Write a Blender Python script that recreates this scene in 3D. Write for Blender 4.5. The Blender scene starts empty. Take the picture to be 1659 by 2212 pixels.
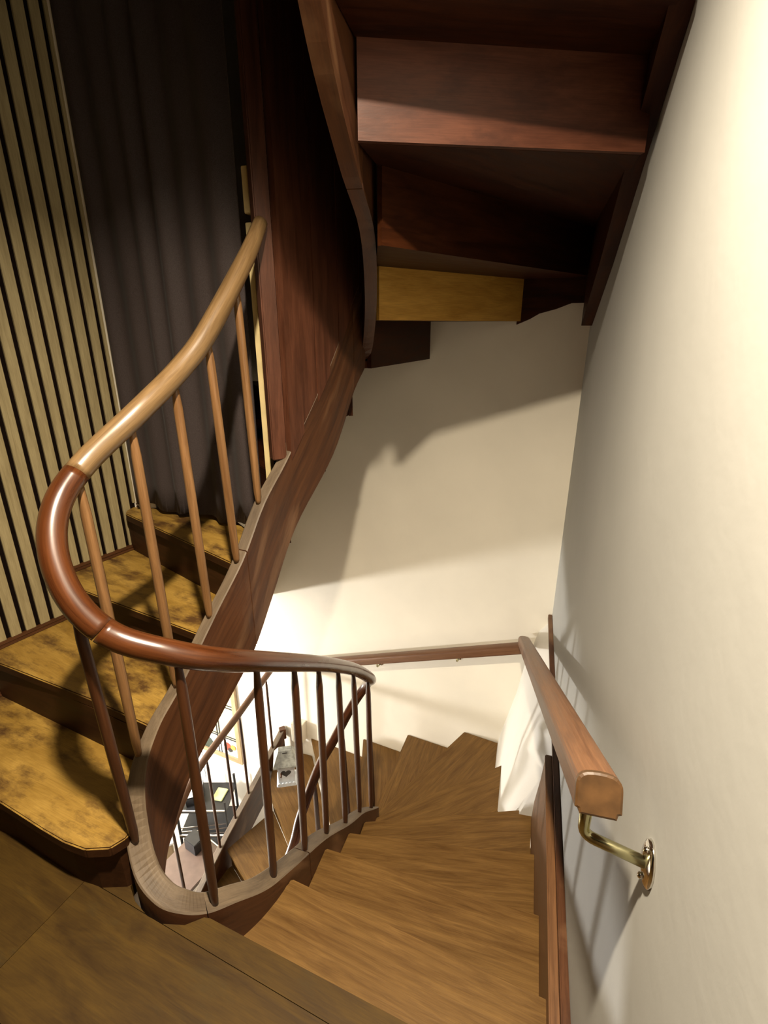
import bpy, bmesh, math, random
from mathutils import Vector, Matrix
random.seed(7)
S = bpy.context.scene
COL = S.collection

# ------------------------------------------------------------------ camera
cam_d = bpy.data.cameras.new('camera')
cam = bpy.data.objects.new('camera', cam_d); COL.objects.link(cam)
cam.location = (0, 0, 1.5)
cam.rotation_euler = (math.radians(90 - 20.1), 0, 0)
cam_d.sensor_fit = 'VERTICAL'; cam_d.sensor_height = 24.0
cam_d.lens = 1100.0 / 2212.0 * 24.0
cam_d.clip_start = 0.02
S.camera = cam

# ------------------------------------------------------------------ world, lights, exposure
w = bpy.data.worlds.new('world'); S.world = w; w.use_nodes = True
w.node_tree.nodes['Background'].inputs[0].default_value = (1.0, 0.85, 0.65, 1)
w.node_tree.nodes['Background'].inputs[1].default_value = 0.002
S.view_settings.view_transform = 'Standard'
try: S.view_settings.look = 'None'
except Exception: pass
S.view_settings.gamma = 1.0
S.view_settings.use_curve_mapping = False
S.view_settings.exposure = 0.0

def lamp(name, loc, power, color, size):
    d = bpy.data.lights.new(name, 'POINT'); d.energy = power; d.color = color; d.shadow_soft_size = size
    o = bpy.data.objects.new(name, d); COL.objects.link(o); o.location = loc
    return o
def disc_lamp(name, loc, power, color, dia):
    d = bpy.data.lights.new(name, 'AREA'); d.shape = 'DISK'; d.size = dia; d.energy = power; d.color = color
    d.spread = math.radians(140)
    o = bpy.data.objects.new(name, d); COL.objects.link(o); o.location = loc
    return o
disc_lamp('landing_light', (-0.09, 0.40, 2.575), 92, (1.0, 0.86, 0.66), 0.08)
lamp('living_room_light', (-3.3, 2.6, -1.36), 420, (1.0, 0.97, 0.94), 0.10)

# ------------------------------------------------------------------ helpers
def tag(o, label=None, cat=None, group=None, kind=None):
    if label: o['label'] = label
    if cat: o['category'] = cat
    if group: o['group'] = group
    if kind: o['kind'] = kind
    return o

def empty(name, loc, label=None, cat=None, group=None, kind=None):
    o = bpy.data.objects.new(name, None); COL.objects.link(o); o.location = loc
    o.empty_display_size = 0.05
    return tag(o, label, cat, group, kind)

def finish(name, bm, mat, parent=None, smooth=False, mats=None):
    bmesh.ops.recalc_face_normals(bm, faces=bm.faces[:])
    me = bpy.data.meshes.new(name)
    bm.to_mesh(me); bm.free()
    for m in (mats or [mat]): me.materials.append(m)
    if smooth:
        for p in me.polygons: p.use_smooth = True
    o = bpy.data.objects.new(name, me); COL.objects.link(o)
    if parent is not None:
        o.parent = parent
        par = Vector(parent.matrix_world.translation) if False else world_loc(parent)
        o.location = -par
    return o

def world_loc(o):
    v = Vector((0, 0, 0))
    while o is not None:
        v = v + o.location; o = o.parent
    return v

def rehome(o, base):
    """move a mesh object's origin to base without moving the mesh"""
    base = Vector(base); off = base - world_loc(o)
    o.data.transform(Matrix.Translation(-off)); o.location = o.location + off
    return o

def grain_layer(bm):
    return bm.verts.layers.float_vector.get('grain') or bm.verts.layers.float_vector.new('grain')

def set_grain(bm, d, off=None, verts=None):
    """wood grain runs along direction d"""
    L = grain_layer(bm)
    d = Vector(d).normalized()
    up = Vector((0, 0, 1)) if abs(d.z) < 0.9 else Vector((1, 0, 0))
    a = d.cross(up).normalized(); b = d.cross(a)
    off = off or Vector((random.uniform(0, 30), random.uniform(0, 30), random.uniform(0, 30)))
    for v in (verts or bm.verts):
        v[L] = Vector((v.co.dot(d), v.co.dot(a), v.co.dot(b))) + off

def prism(poly, z0, z1, bevel=0.0, seg=2):
    bm = bmesh.new()
    lo = [bm.verts.new((x, y, z0)) for x, y in poly]
    hi = [bm.verts.new((x, y, z1)) for x, y in poly]
    n = len(poly)
    bm.faces.new(lo[::-1]); bm.faces.new(hi)
    for i in range(n):
        bm.faces.new((lo[i], lo[(i + 1) % n], hi[(i + 1) % n], hi[i]))
    bmesh.ops.recalc_face_normals(bm, faces=bm.faces[:])
    if bevel:
        bmesh.ops.bevel(bm, geom=bm.edges[:], offset=bevel, segments=seg, affect='EDGES', clamp_overlap=True)
    return bm

def box(c, s, rz=0.0, bevel=0.0, tilt=None, seg=2):
    bm = bmesh.new()
    bmesh.ops.create_cube(bm, size=1.0)
    for v in bm.verts: v.co = Vector((v.co.x * s[0], v.co.y * s[1], v.co.z * s[2]))
    if bevel: bmesh.ops.bevel(bm, geom=bm.edges[:], offset=bevel, segments=seg, affect='EDGES', clamp_overlap=True)
    M = Matrix.Translation(c) @ Matrix.Rotation(rz, 4, 'Z')
    if tilt: M = M @ Matrix.Rotation(tilt[1], 4, tilt[0])
    bm.transform(M)
    return bm

def merge(a, b):
    me = bpy.data.meshes.new('tmp'); b.to_mesh(me); b.free(); a.from_mesh(me); bpy.data.meshes.remove(me); return a

def catmull(pts, n=8):
    pts = [Vector(p) for p in pts]
    P = [pts[0] * 2 - pts[1]] + pts + [pts[-1] * 2 - pts[-2]]
    out = []
    for i in range(1, len(P) - 2):
        a, b, c, d = P[i - 1], P[i], P[i + 1], P[i + 2]
        for k in range(n):
            t = k / n
            out.append(0.5 * ((2 * b) + (c - a) * t + (2 * a - 5 * b + 4 * c - d) * t * t + (3 * b - a - 3 * c + d) * t ** 3))
    out.append(pts[-1])
    return out

def tube(path, rad, sides=12, squash=1.0, bm=None, cap=True):
    """round bar along a path; rad number or function of t in 0..1"""
    bm = bm or bmesh.new()
    L = grain_layer(bm)
    path = [Vector(p) for p in path]; n = len(path)
    rings = []; s = 0.0; off = random.uniform(0, 20)
    prev = None
    for i, p in enumerate(path):
        t = (path[min(i + 1, n - 1)] - path[max(i - 1, 0)]).normalized()
        if prev is None:
            up = Vector((0, 0, 1)) if abs(t.z) < 0.95 else Vector((0, 1, 0))
            u = t.cross(up).normalized()
        else:
            u = (prev - t * prev.dot(t)).normalized()
        prev = u
        v = u.cross(t)
        if i: s += (p - path[i - 1]).length
        r = rad(i / (n - 1)) if callable(rad) else rad
        ring = []
        for k in range(sides):
            a = 2 * math.pi * k / sides
            vert = bm.verts.new(p + u * math.cos(a) * r + v * math.sin(a) * r * squash)
            vert[L] = Vector((s + off, math.cos(a) * r + off, math.sin(a) * r))
            ring.append(vert)
        rings.append(ring)
    for i in range(n - 1):
        for k in range(sides):
            bm.faces.new((rings[i][k], rings[i][(k + 1) % sides], rings[i + 1][(k + 1) % sides], rings[i + 1][k]))
    if cap:
        bm.faces.new(rings[0][::-1]); bm.faces.new(rings[-1])
    return bm

def profile_sweep(path, prof, closed_ends=True):
    """sweep a 2-D profile (side, up) along a 3-D path keeping 'up' vertical"""
    bm = bmesh.new(); L = grain_layer(bm)
    path = [Vector(p) for p in path]; n = len(path); rings = []; s = 0
    off = random.uniform(0, 20)
    for i, p in enumerate(path):
        t = (path[min(i + 1, n - 1)] - path[max(i - 1, 0)]).normalized()
        side = t.cross(Vector((0, 0, 1))).normalized(); up = side.cross(t).normalized()
        if i: s += (p - path[i - 1]).length
        ring = []
        for a, b in prof:
            v = bm.verts.new(p + side * a + up * b); v[L] = Vector((s + off, a + off, b)); ring.append(v)
        rings.append(ring)
    m = len(prof)
    for i in range(n - 1):
        for k in range(m):
            bm.faces.new((rings[i][k], rings[i][(k + 1) % m], rings[i + 1][(k + 1) % m], rings[i + 1][k]))
    if closed_ends: bm.faces.new(rings[0][::-1]); bm.faces.new(rings[-1])
    return bm

def string_sweep(path, ztop, zbot, th, ths=None):
    """curved stair string: plan path, top and bottom heights, thickness; top faces get material 1"""
    bm = bmesh.new(); L = grain_layer(bm)
    n = len(path); rings = []; s = 0; off = random.uniform(0, 20)
    for i, p in enumerate(path):
        a = path[max(i - 1, 0)]; b = path[min(i + 1, n - 1)]
        t = Vector((b[0] - a[0], b[1] - a[1], 0)).normalized(); nrm = Vector((-t.y, t.x, 0))
        if i: s += (Vector(p[:2]) - Vector(path[i - 1][:2])).length
        q = Vector((p[0], p[1], 0)); ring = []
        c = 0.004; ti = (ths[i] - th / 2) if ths else th / 2
        for d, z in ((ti, zbot[i]), (ti, ztop[i] - c), (ti - c, ztop[i]), (-th / 2 + c, ztop[i]), (-th / 2, ztop[i] - c), (-th / 2, zbot[i])):
            v = bm.verts.new(q + nrm * d + Vector((0, 0, z)))
            v[L] = Vector((s * 1.2 + z * 0.5 + off, (z - (ztop[i] + zbot[i]) / 2) + off, d)); ring.append(v)
        rings.append(ring)
    m = 6
    for i in range(n - 1):
        for k in range(m):
            f = bm.faces.new((rings[i][k], rings[i][(k + 1) % m], rings[i + 1][(k + 1) % m], rings[i + 1][k]))
            if k in (1, 2, 3): f.material_index = 1
    bm.faces.new(rings[0][::-1]); bm.faces.new(rings[-1])
    return bm

# ------------------------------------------------------------------ materials
def nodes_of(name):
    m = bpy.data.materials.new(name); m.use_nodes = True
    nt = m.node_tree; nt.nodes.clear()
    out = nt.nodes.new('ShaderNodeOutputMaterial'); b = nt.nodes.new('ShaderNodeBsdfPrincipled')
    nt.links.new(b.outputs[0], out.inputs[0])
    return m, nt, b

def ramp(nt, fac, stops):
    r = nt.nodes.new('ShaderNodeValToRGB')
    while len(r.color_ramp.elements) < len(stops): r.color_ramp.elements.new(0.5)
    for e, (p, c) in zip(r.color_ramp.elements, stops):
        e.position = p; e.color = (c[0], c[1], c[2], 1)
    nt.links.new(fac, r.inputs[0]); return r.outputs[0]

def mix(nt, a, b, fac, mode='MIX'):
    x = nt.nodes.new('ShaderNodeMix'); x.data_type = 'RGBA'; x.blend_type = mode
    for sock, val in ((x.inputs[0], fac), (x.inputs[6], a), (x.inputs[7], b)):
        if hasattr(val, 'is_linked'): nt.links.new(val, sock)
        else: sock.default_value = val if not isinstance(val, tuple) else (*val, 1)
    return x.outputs[2]

def wood(name, dark, light, rough=0.45, stain=None, stain_lo=0.55, stain_hi=0.75, scale=1.0, bump=0.15, stretch=9.0, coat=0.0, wear=None, spec=0.5):
    m, nt, b = nodes_of(name)
    at = nt.nodes.new('ShaderNodeAttribute'); at.attribute_name = 'grain'
    mp = nt.nodes.new('ShaderNodeMapping'); mp.inputs['Scale'].default_value = (scale, stretch * scale, stretch * scale)
    nt.links.new(at.outputs['Vector'], mp.inputs['Vector'])
    n1 = nt.nodes.new('ShaderNodeTexNoise'); n1.inputs['Scale'].default_value = 4.0; n1.inputs['Detail'].default_value = 7; n1.inputs['Roughness'].default_value = 0.62
    n1.inputs['Distortion'].default_value = 0.6
    nt.links.new(mp.outputs[0], n1.inputs['Vector'])
    base = ramp(nt, n1.outputs[0], [(0.28, dark), (0.72, light)])
    mp2 = nt.nodes.new('ShaderNodeMapping'); mp2.inputs['Scale'].default_value = (3 * scale, 80 * scale, 80 * scale)
    nt.links.new(at.outputs['Vector'], mp2.inputs['Vector'])
    n2 = nt.nodes.new('ShaderNodeTexNoise'); n2.inputs['Scale'].default_value = 5; n2.inputs['Detail'].default_value = 3
    nt.links.new(mp2.outputs[0], n2.inputs['Vector'])
    fine = ramp(nt, n2.outputs[0], [(0.35, (0.72, 0.70, 0.68)), (0.6, (1, 1, 1))])
    colr = mix(nt, base, fine, 0.6, 'MULTIPLY')
    if stain:
        mp3 = nt.nodes.new('ShaderNodeMapping'); mp3.inputs['Scale'].default_value = (3.0, 7.0, 7.0)
        nt.links.new(at.outputs['Vector'], mp3.inputs['Vector'])
        n3 = nt.nodes.new('ShaderNodeTexNoise'); n3.inputs['Scale'].default_value = 1.6; n3.inputs['Detail'].default_value = 9; n3.inputs['Roughness'].default_value = 0.68
        nt.links.new(mp3.outputs[0], n3.inputs['Vector'])
        f = ramp(nt, n3.outputs[0], [(stain_lo, (0, 0, 0)), (stain_hi, (1, 1, 1))])
        colr = mix(nt, colr, stain, f)
    if wear:
        n4 = nt.nodes.new('ShaderNodeTexNoise'); n4.inputs['Scale'].default_value = 6; n4.inputs['Detail'].default_value = 6
        nt.links.new(at.outputs['Vector'], n4.inputs['Vector'])
        f = ramp(nt, n4.outputs[0], [(0.56, (0, 0, 0)), (0.72, (1, 1, 1))])
        colr = mix(nt, colr, wear, f)
    nt.links.new(colr, b.inputs['Base Color'])
    rr = nt.nodes.new('ShaderNodeMapRange'); rr.inputs['To Min'].default_value = rough - 0.08; rr.inputs['To Max'].default_value = rough + 0.12
    nt.links.new(n1.outputs[0], rr.inputs['Value']); nt.links.new(rr.outputs[0], b.inputs['Roughness'])
    bp = nt.nodes.new('ShaderNodeBump'); bp.inputs['Strength'].default_value = bump; bp.inputs['Distance'].default_value = 0.004
    nt.links.new(n1.outputs[0], bp.inputs['Height']); nt.links.new(bp.outputs[0], b.inputs['Normal'])
    b.inputs['Coat Weight'].default_value = coat; b.inputs['Coat Roughness'].default_value = 0.15
    b.inputs['Specular IOR Level'].default_value = spec
    return m

def plaster(name, c, rough=0.75, var=0.06, bump=0.25):
    m, nt, b = nodes_of(name)
    tc = nt.nodes.new('ShaderNodeTexCoord')
    n = nt.nodes.new('ShaderNodeTexNoise'); n.inputs['Scale'].default_value = 2.2; n.inputs['Detail'].default_value = 5
    nt.links.new(tc.outputs['Object'], n.inputs['Vector'])
    d = tuple(x * (1 - var * 1.5) for x in c)
    colr = ramp(nt, n.outputs[0], [(0.3, d), (0.7, c)])
    nt.links.new(colr, b.inputs['Base Color']); b.inputs['Roughness'].default_value = rough
    n2 = nt.nodes.new('ShaderNodeTexNoise'); n2.inputs['Scale'].default_value = 45; n2.inputs['Detail'].default_value = 4
    nt.links.new(tc.outputs['Object'], n2.inputs['Vector'])
    n3 = nt.nodes.new('ShaderNodeTexNoise'); n3.inputs['Scale'].default_value = 7; n3.inputs['Detail'].default_value = 2
    nt.links.new(tc.outputs['Object'], n3.inputs['Vector'])
    ad = nt.nodes.new('ShaderNodeMath'); ad.operation = 'MULTIPLY_ADD'; ad.inputs[1].default_value = 3.0
    nt.links.new(n3.outputs[0], ad.inputs[0]); nt.links.new(n2.outputs[0], ad.inputs[2])
    bp = nt.nodes.new('ShaderNodeBump'); bp.inputs['Strength'].default_value = bump; bp.inputs['Distance'].default_value = 0.004
    nt.links.new(ad.outputs[0], bp.inputs['Height']); nt.links.new(bp.outputs[0], b.inputs['Normal'])
    b.inputs['Specular IOR Level'].default_value = 0.25
    return m

def plain(name, c, rough=0.5, metal=0.0, var=0.12, scale=18, spec=0.5):
    m, nt, b = nodes_of(name)
    tc = nt.nodes.new('ShaderNodeTexCoord')
    n = nt.nodes.new('ShaderNodeTexNoise'); n.inputs['Scale'].default_value = scale; n.inputs['Detail'].default_value = 4
    nt.links.new(tc.outputs['Object'], n.inputs['Vector'])
    colr = ramp(nt, n.outputs[0], [(0.3, tuple(x * (1 - var) for x in c)), (0.7, tuple(min(1, x * (1 + var)) for x in c))])
    nt.links.new(colr, b.inputs['Base Color']); b.inputs['Roughness'].default_value = rough; b.inputs['Metallic'].default_value = metal
    b.inputs['Specular IOR Level'].default_value = spec
    return m

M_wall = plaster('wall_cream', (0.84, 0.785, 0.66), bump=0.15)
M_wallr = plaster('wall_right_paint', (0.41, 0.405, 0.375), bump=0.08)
M_umber = plaster('low_bounce_umber', (0.10, 0.06, 0.03))  # dark colour added on the unseen front wall and ceiling to cut bounced light
M_white = plaster('wall_white', (0.82, 0.79, 0.72), bump=0.1)
M_ceil = plaster('ceiling_paint', (0.5, 0.45, 0.36), bump=0.1)
M_land = wood('landing_wood', (0.030, 0.0135, 0.001), (0.076, 0.040, 0.0035), rough=0.6, spec=0.25, stain=(0.035, 0.025, 0.008), stain_lo=0.56, stain_hi=0.9, stretch=5)
M_low = wood('lower_tread_wood', (0.088, 0.040, 0.0065), (0.190, 0.100, 0.024), rough=0.5, spec=0.3, stain=(0.07, 0.028, 0.008), stain_lo=0.6, stain_hi=0.9, stretch=11)
M_old = wood('worn_step_wood', (0.215, 0.115, 0.016), (0.42, 0.255, 0.052), rough=0.5, stain=(0.075, 0.034, 0.008), stain_lo=0.47, stain_hi=0.63, stretch=4, bump=0.5)
M_riser = wood('riser_wood', (0.022, 0.008, 0.003), (0.055, 0.021, 0.007), rough=0.5, spec=0.15)
M_string = wood('string_wood', (0.042, 0.015, 0.006), (0.115, 0.044, 0.016), rough=0.42, spec=0.3, stain=(0.03, 0.013, 0.008), stain_lo=0.5, stain_hi=0.85, stretch=6, wear=(0.17, 0.085, 0.04))
M_strtop = wood('string_top_worn', (0.085, 0.058, 0.036), (0.20, 0.145, 0.090), rough=0.6, stain=(0.045, 0.03, 0.018), stain_lo=0.5, stain_hi=0.75, stretch=5, bump=0.6)
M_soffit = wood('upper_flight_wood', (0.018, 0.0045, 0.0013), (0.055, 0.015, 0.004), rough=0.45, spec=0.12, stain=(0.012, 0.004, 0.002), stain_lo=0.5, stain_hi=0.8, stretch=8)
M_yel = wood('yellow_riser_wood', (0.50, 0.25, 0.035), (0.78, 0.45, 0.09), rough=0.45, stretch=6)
M_sheen = wood('riser_sheen_wood', (0.050, 0.014, 0.006), (0.115, 0.038, 0.018), rough=0.40, spec=0.25, stain=(0.04, 0.012, 0.006), stain_lo=0.5, stain_hi=0.7, stretch=6)  # overhead wood with the lamp's sheen painted in as a lighter pinkish tone
M_rail = wood('handrail_red', (0.036, 0.009, 0.0025), (0.105, 0.032, 0.008), rough=0.27, stretch=14, coat=0.4, bump=0.05)
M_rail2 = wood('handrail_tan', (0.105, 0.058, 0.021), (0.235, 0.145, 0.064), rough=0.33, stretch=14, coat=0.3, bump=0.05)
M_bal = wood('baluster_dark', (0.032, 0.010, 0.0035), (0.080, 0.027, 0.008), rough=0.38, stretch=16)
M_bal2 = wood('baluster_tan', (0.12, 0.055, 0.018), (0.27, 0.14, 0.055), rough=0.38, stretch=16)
M_wrail = wood('wall_rail_wood', (0.10, 0.042, 0.018), (0.20, 0.095, 0.043), rough=0.4, stretch=14, bump=0.05)
M_endgrain = plain('end_grain', (0.075, 0.036, 0.012), rough=0.4, var=0.3, scale=35)
M_panel = wood('wall_panel_wood', (0.085, 0.036, 0.012), (0.19, 0.085, 0.030), rough=0.42, stretch=10)
M_dark = wood('dark_trim_wood', (0.05, 0.018, 0.006), (0.12, 0.045, 0.014), rough=0.4)
M_board = wood('partition_wood', (0.050, 0.017, 0.008), (0.13, 0.047, 0.024), rough=0.42, spec=0.3, stain=(0.05, 0.018, 0.01), stain_lo=0.5, stain_hi=0.8, stretch=9)
M_slat = wood('slat_oak', (0.27, 0.212, 0.100), (0.41, 0.335, 0.175), rough=0.7, stretch=14, scale=1.4)
M_felt = plain('black_felt', (0.008, 0.005, 0.004), rough=1.0, spec=0.0)
M_cream = plain('lit_jamb_cream', (0.75, 0.60, 0.30), rough=0.5)
M_brass = plain('zinc_brass', (0.50, 0.47, 0.27), rough=0.25, metal=1.0, scale=60)
M_chrome = plain('chrome', (0.75, 0.72, 0.66), rough=0.12, metal=1.0, scale=30)
M_black = plain('black_metal', (0.02, 0.02, 0.022), rough=0.4, metal=0.2)
M_bwhite = plain('birdhouse_white', (0.62, 0.66, 0.70), rough=0.7)
M_bgrey = plain('birdhouse_grey', (0.36, 0.37, 0.34), rough=0.8, scale=40, var=0.35)
M_hole = plain('hole_dark', (0.05, 0.045, 0.04), rough=0.9)
M_tile = plain('floor_grey', (0.55, 0.5, 0.43), rough=0.5)
M_tbl = plain('table_taupe', (0.13, 0.085, 0.065), rough=0.45)
M_paper = plain('paper_white', (0.8, 0.82, 0.84), rough=0.8, var=0.05)
M_red = plain('print_red', (0.75, 0.06, 0.03), rough=0.6)
M_green = plain('print_green', (0.55, 0.58, 0.28), rough=0.6)
M_bluew = plain('pale_blue', (0.6, 0.7, 0.82), rough=0.7)
M_canvas = plain('canvas_cream', (0.75, 0.68, 0.42), rough=0.8, var=0.08)
M_frame = wood('picture_frame_wood', (0.30, 0.20, 0.10), (0.5, 0.37, 0.2), rough=0.5)
M_steel = plain('steel', (0.7, 0.7, 0.7), rough=0.2, metal=1.0)

# curtain cloth
def cloth():
    m, nt, b = nodes_of('curtain_cloth')
    tc = nt.nodes.new('ShaderNodeTexCoord')
    n = nt.nodes.new('ShaderNodeTexNoise'); n.inputs['Scale'].default_value = 400; n.inputs['Detail'].default_value = 2
    nt.links.new(tc.outputs['Object'], n.inputs['Vector'])
    colr = ramp(nt, n.outputs[0], [(0.3, (0.085, 0.064, 0.060)), (0.7, (0.125, 0.098, 0.094))])
    nt.links.new(colr, b.inputs['Base Color']); b.inputs['Roughness'].default_value = 0.6
    b.inputs['Sheen Weight'].default_value = 0.1; b.inputs['Specular IOR Level'].default_value = 0.2
    return m
M_cloth = cloth()

# ------------------------------------------------------------------ plan of the stairwell
def wallQ(y): return 0.475 + 0.286 * (y - 0.816)           # right wall face
QD = Vector((0.275, 0.9615, 0)); QN = Vector((-0.9615, 0.275, 0))   # along it, off it into the room
def Q(y, off=0.0): return (wallQ(y) + QN.x * off, y + QN.y * off)
BWD = Vector((-0.911, 0.410, 0)); BWN = Vector((-0.410, -0.911, 0))  # back wall along, off it
def BW(x, off=0.0):
    y = 2.759 - 0.4503 * (x - 0.55)
    return (x + BWN.x * off, y + BWN.y * off)
SD = Vector((-0.525, -0.851, 0)); SN = Vector((0.851, -0.525, 0))
def SW(s, off=0.0): return (-1.117 + SD.x * s + SN.x * off, 2.112 + SD.y * s + SN.y * off)

def wall(name, a, b, z0, z1, mat, th=0.12, side=1):
    """wall whose visible face runs a -> b in plan, thickness on the far side"""
    A = Vector((*a, 0)); B = Vector((*b, 0)); t = (B - A).normalized(); n = Vector((t.y, -t.x, 0)) * side
    poly = [a, b, tuple((B + n * th)[:2]), tuple((A + n * th)[:2])]
    o = finish(name, prism(poly, z0, z1), mat); tag(o, kind='structure'); return o

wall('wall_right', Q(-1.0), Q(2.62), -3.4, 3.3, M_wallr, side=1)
wall('wall_back', BW(1.05), BW(-0.95), -3.4, 3.3, M_wall, side=1)
wall('wall_jamb', BW(-0.945, -0.002), (-1.02, 3.62), -3.4, -0.40, M_white, th=0.06, side=1)
wall('wall_stair_left', (-0.94, 3.43), (-1.11, 2.14), -0.40, 3.3, M_wall, th=0.10, side=-1)
wall('wall_header', (-1.12, 2.11), SW(1.1, 0.0), -0.40, 0.0, M_wall, th=0.10, side=1)
wall('wall_living', (-1.0, 3.60), (-4.6, 5.2), -3.4, -0.40, M_white, side=1)
wall('wall_living_left', (-4.6, 5.2), (-4.6, -1.0), -3.4, -0.40, M_white, side=1)
wall('wall_front', (-4.7, -0.95), (0.05, -0.95), -3.4, 3.3, M_umber, side=-1)
o = finish('ceiling', prism([(-4.7, -1.1), (1.3, -1.1), (1.3, 3.6), (-1.0, 5.3), (-4.7, 5.3)], 3.3, 3.36), M_umber); tag(o, kind='structure')
o = finish('ceiling_living', prism([SW(1.1, -0.02), (-1.12, 2.13), (-1.04, 3.65), (-4.7, 5.3), (-4.7, -1.0), (-2.2, -1.0)], -0.40, -0.34), M_white); tag(o, kind='structure')
o = finish('floor_living', prism([(-4.7, -1.1), (1.3, -1.1), (1.3, 3.0), (-1.0, 3.75), (-4.7, 5.3)], -3.4, -3.30), M_tile); tag(o, kind='structure')

# battered plaster corner below the right wall (steps in under the trim)
def haunch():
    bm = bmesh.new()
    G = [(-0.095, 0), (-0.13, .05), (-0.21, .24), (-0.45, .45), (-0.68, .57), (-0.95, .78), (-1.27, 1.0), (-1.8, 1.12), (-3.4, 1.2)]
    ys = [1.86, 2.0, 2.2, 2.45, 2.75]
    def ynear(z): return 1.86 if z < -0.50 else 1.60 + (-0.085 - z) / 0.415 * 0.24
    rows = []
    for z, g in G:
        yn = ynear(z); yy = [yn + (y - 1.86) * (2.75 - yn) / 0.89 for y in ys]
        k0 = 1.0 if z < -0.7 else (0.55 if z < -0.6 else 0.1)
        rows.append([bm.verts.new((wallQ(y) - 0.275 * g * (k0 if j == 0 else 1), y, z)) for j, y in enumerate(yy)])
    back = []
    for z, g in (G[0], G[-1]):
        yn = ynear(z); back.append([bm.verts.new((wallQ(y) + 0.02, y, z)) for y in [yn + (y - 1.86) * (2.75 - yn) / 0.89 for y in ys]])
    for i in range(len(rows) - 1):
        for j in range(len(ys) - 1):
            bm.faces.new((rows[i][j], rows[i][j + 1], rows[i + 1][j + 1], rows[i + 1][j]))
    bm.faces.new([r[0] for r in rows] + [back[1][0], back[0][0]])
    bm.faces.new([r[-1] for r in rows][::-1] + [back[0][-1], back[1][-1]])
    bm.faces.new(rows[0] + back[0][::-1])
    return bm
o = finish('wall_corner', haunch(), M_white, smooth=True); tag(o, kind='structure')

# ------------------------------------------------------------------ main string path (centre line): x, y, z_top, z_bottom
ST = [(-0.20, 0.30, 3.10, 2.76), (-0.18, 0.50, 2.93, 2.59), (-0.15, 0.80, 2.67, 2.33), (-0.132, 1.16, 2.38, 2.04), (-0.088, 1.41, 2.20, 1.862),
      (-0.050, 1.65, 2.08, 1.76), (-0.045, 1.88, 1.99, 1.635), (-0.055, 2.10, 1.84, 1.50), (-0.080, 2.22, 1.73, 1.37),
      (-0.140, 2.14, 1.59, 1.25), (-0.220, 1.98, 1.36, 1.02), (-0.345, 1.76, 1.085, 0.80), (-0.414, 1.60, 0.95, 0.60),
      (-0.466, 1.468, 0.80, 0.45), (-0.535, 1.365, 0.665, 0.33), (-0.612, 1.24, 0.51, 0.20), (-0.667, 1.165, 0.42, 0.06),
      (-0.700, 1.10, 0.32, -0.06), (-0.702, 1.04, 0.20, -0.16), (-0.665, 0.975, 0.10, -0.25), (-0.605, 0.938, 0.05, -0.30),
      (-0.545, 0.928, 0.03, -0.33), (-0.490, 0.945, 0.00, -0.36), (-0.430, 0.99, -0.03, -0.39), (-0.370, 1.06, -0.09, -0.45),
      (-0.318, 1.16, -0.153, -0.50), (-0.239, 1.40, -0.332, -0.68), (-0.164, 1.62, -0.532, -0.88), (-0.112, 1.81, -0.697, -1.05),
      (-0.060, 1.97, -0.865, -1.22), (-0.052, 2.10, -1.02, -1.37), (-0.090, 2.19, -1.17, -1.52), (-0.17, 2.20, -1.33, -1.68),
      (-0.27, 2.12, -1.47, -1.82), (-0.38, 1.96, -1.64, -1.99), (-0.50, 1.76, -1.85, -2.20), (-0.62, 1.55, -2.1, -2.45)]
NS = 6
plan = catmull([(a, b, c) for a, b, c, d in ST], NS)
bots = catmull([(a, b, d) for a, b, c, d in ST], NS)
def string_piece(i0, i1, parent, th=0.042, name='string', label=None, trim=0.0):
    P = plan[i0:i1 + 1]; Z = bots[i0:i1 + 1]
    if trim:
        P = [p.copy() for p in P]; Z = [p.copy() for p in Z]
        P[-1] = P[-1].lerp(P[-2], trim); Z[-1] = Z[-1].lerp(Z[-2], trim)
    def wid(x):   # wider plank round the near bend of the well
        x /= NS
        if 15 <= x <= 29: return th + 0.022 * min(1, (x - 15) / 4, (29 - x) / 3)
        return th
    bm = string_sweep(P, [p.z for p in P], [p.z for p in Z], th, [wid(i) for i in range(i0, i1 + 1)])
    o = finish(name, bm, None, parent, mats=[M_string, M_strtop])
    if label: o['label'] = label
    return o

# ------------------------------------------------------------------ upper flight (left steps, turning behind the curtain, back overhead)
up = empty('staircase', (-0.95, 1.1, 0), 'old dark wooden winding flight climbing past the striped wall and overhead, with worn yellow steps', 'staircase')
joints = [0, 4 * NS + 2, 9 * NS, 12 * NS + 5, 22 * NS]
for a, b in zip(joints[:-1], joints[1:]):
    string_piece(a, b, up, trim=0.10)

def sinner(i):  # point on the string, index in ST, offset to the tread side
    return plan[i * NS]

def tread(name, poly, z, th, d, mat, parent, bev=0.006, label=None):
    bm = prism(poly, z - th, z, bev); set_grain(bm, d)
    if mat is M_old:      # shade on the front edges, painted with the dark riser wood
        bm.normal_update()
        for f in bm.faces:
            if f.normal.z < 0.6: f.material_index = 1
    o = finish(name, bm, mat, parent, mats=[mat, M_riser] if mat is M_old else None)
    if label: o['label'] = label
    return o
def riser(a, b, z0, z1, mat, parent, th=0.018, label=None):
    A = Vector((*a, 0)); B = Vector((*b, 0)); t = (B - A).normalized(); n = Vector((t.y, -t.x, 0))
    poly = [a, b, tuple((B + n * th)[:2]), tuple((A + n * th)[:2])]
    bm = prism(poly, z0, z1); set_grain(bm, t)
    o = finish('riser', bm, mat, parent)
    if label: o['label'] = label
    return o

OLD = (-0.45, 0.25, 0)
r = 0.185
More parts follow.
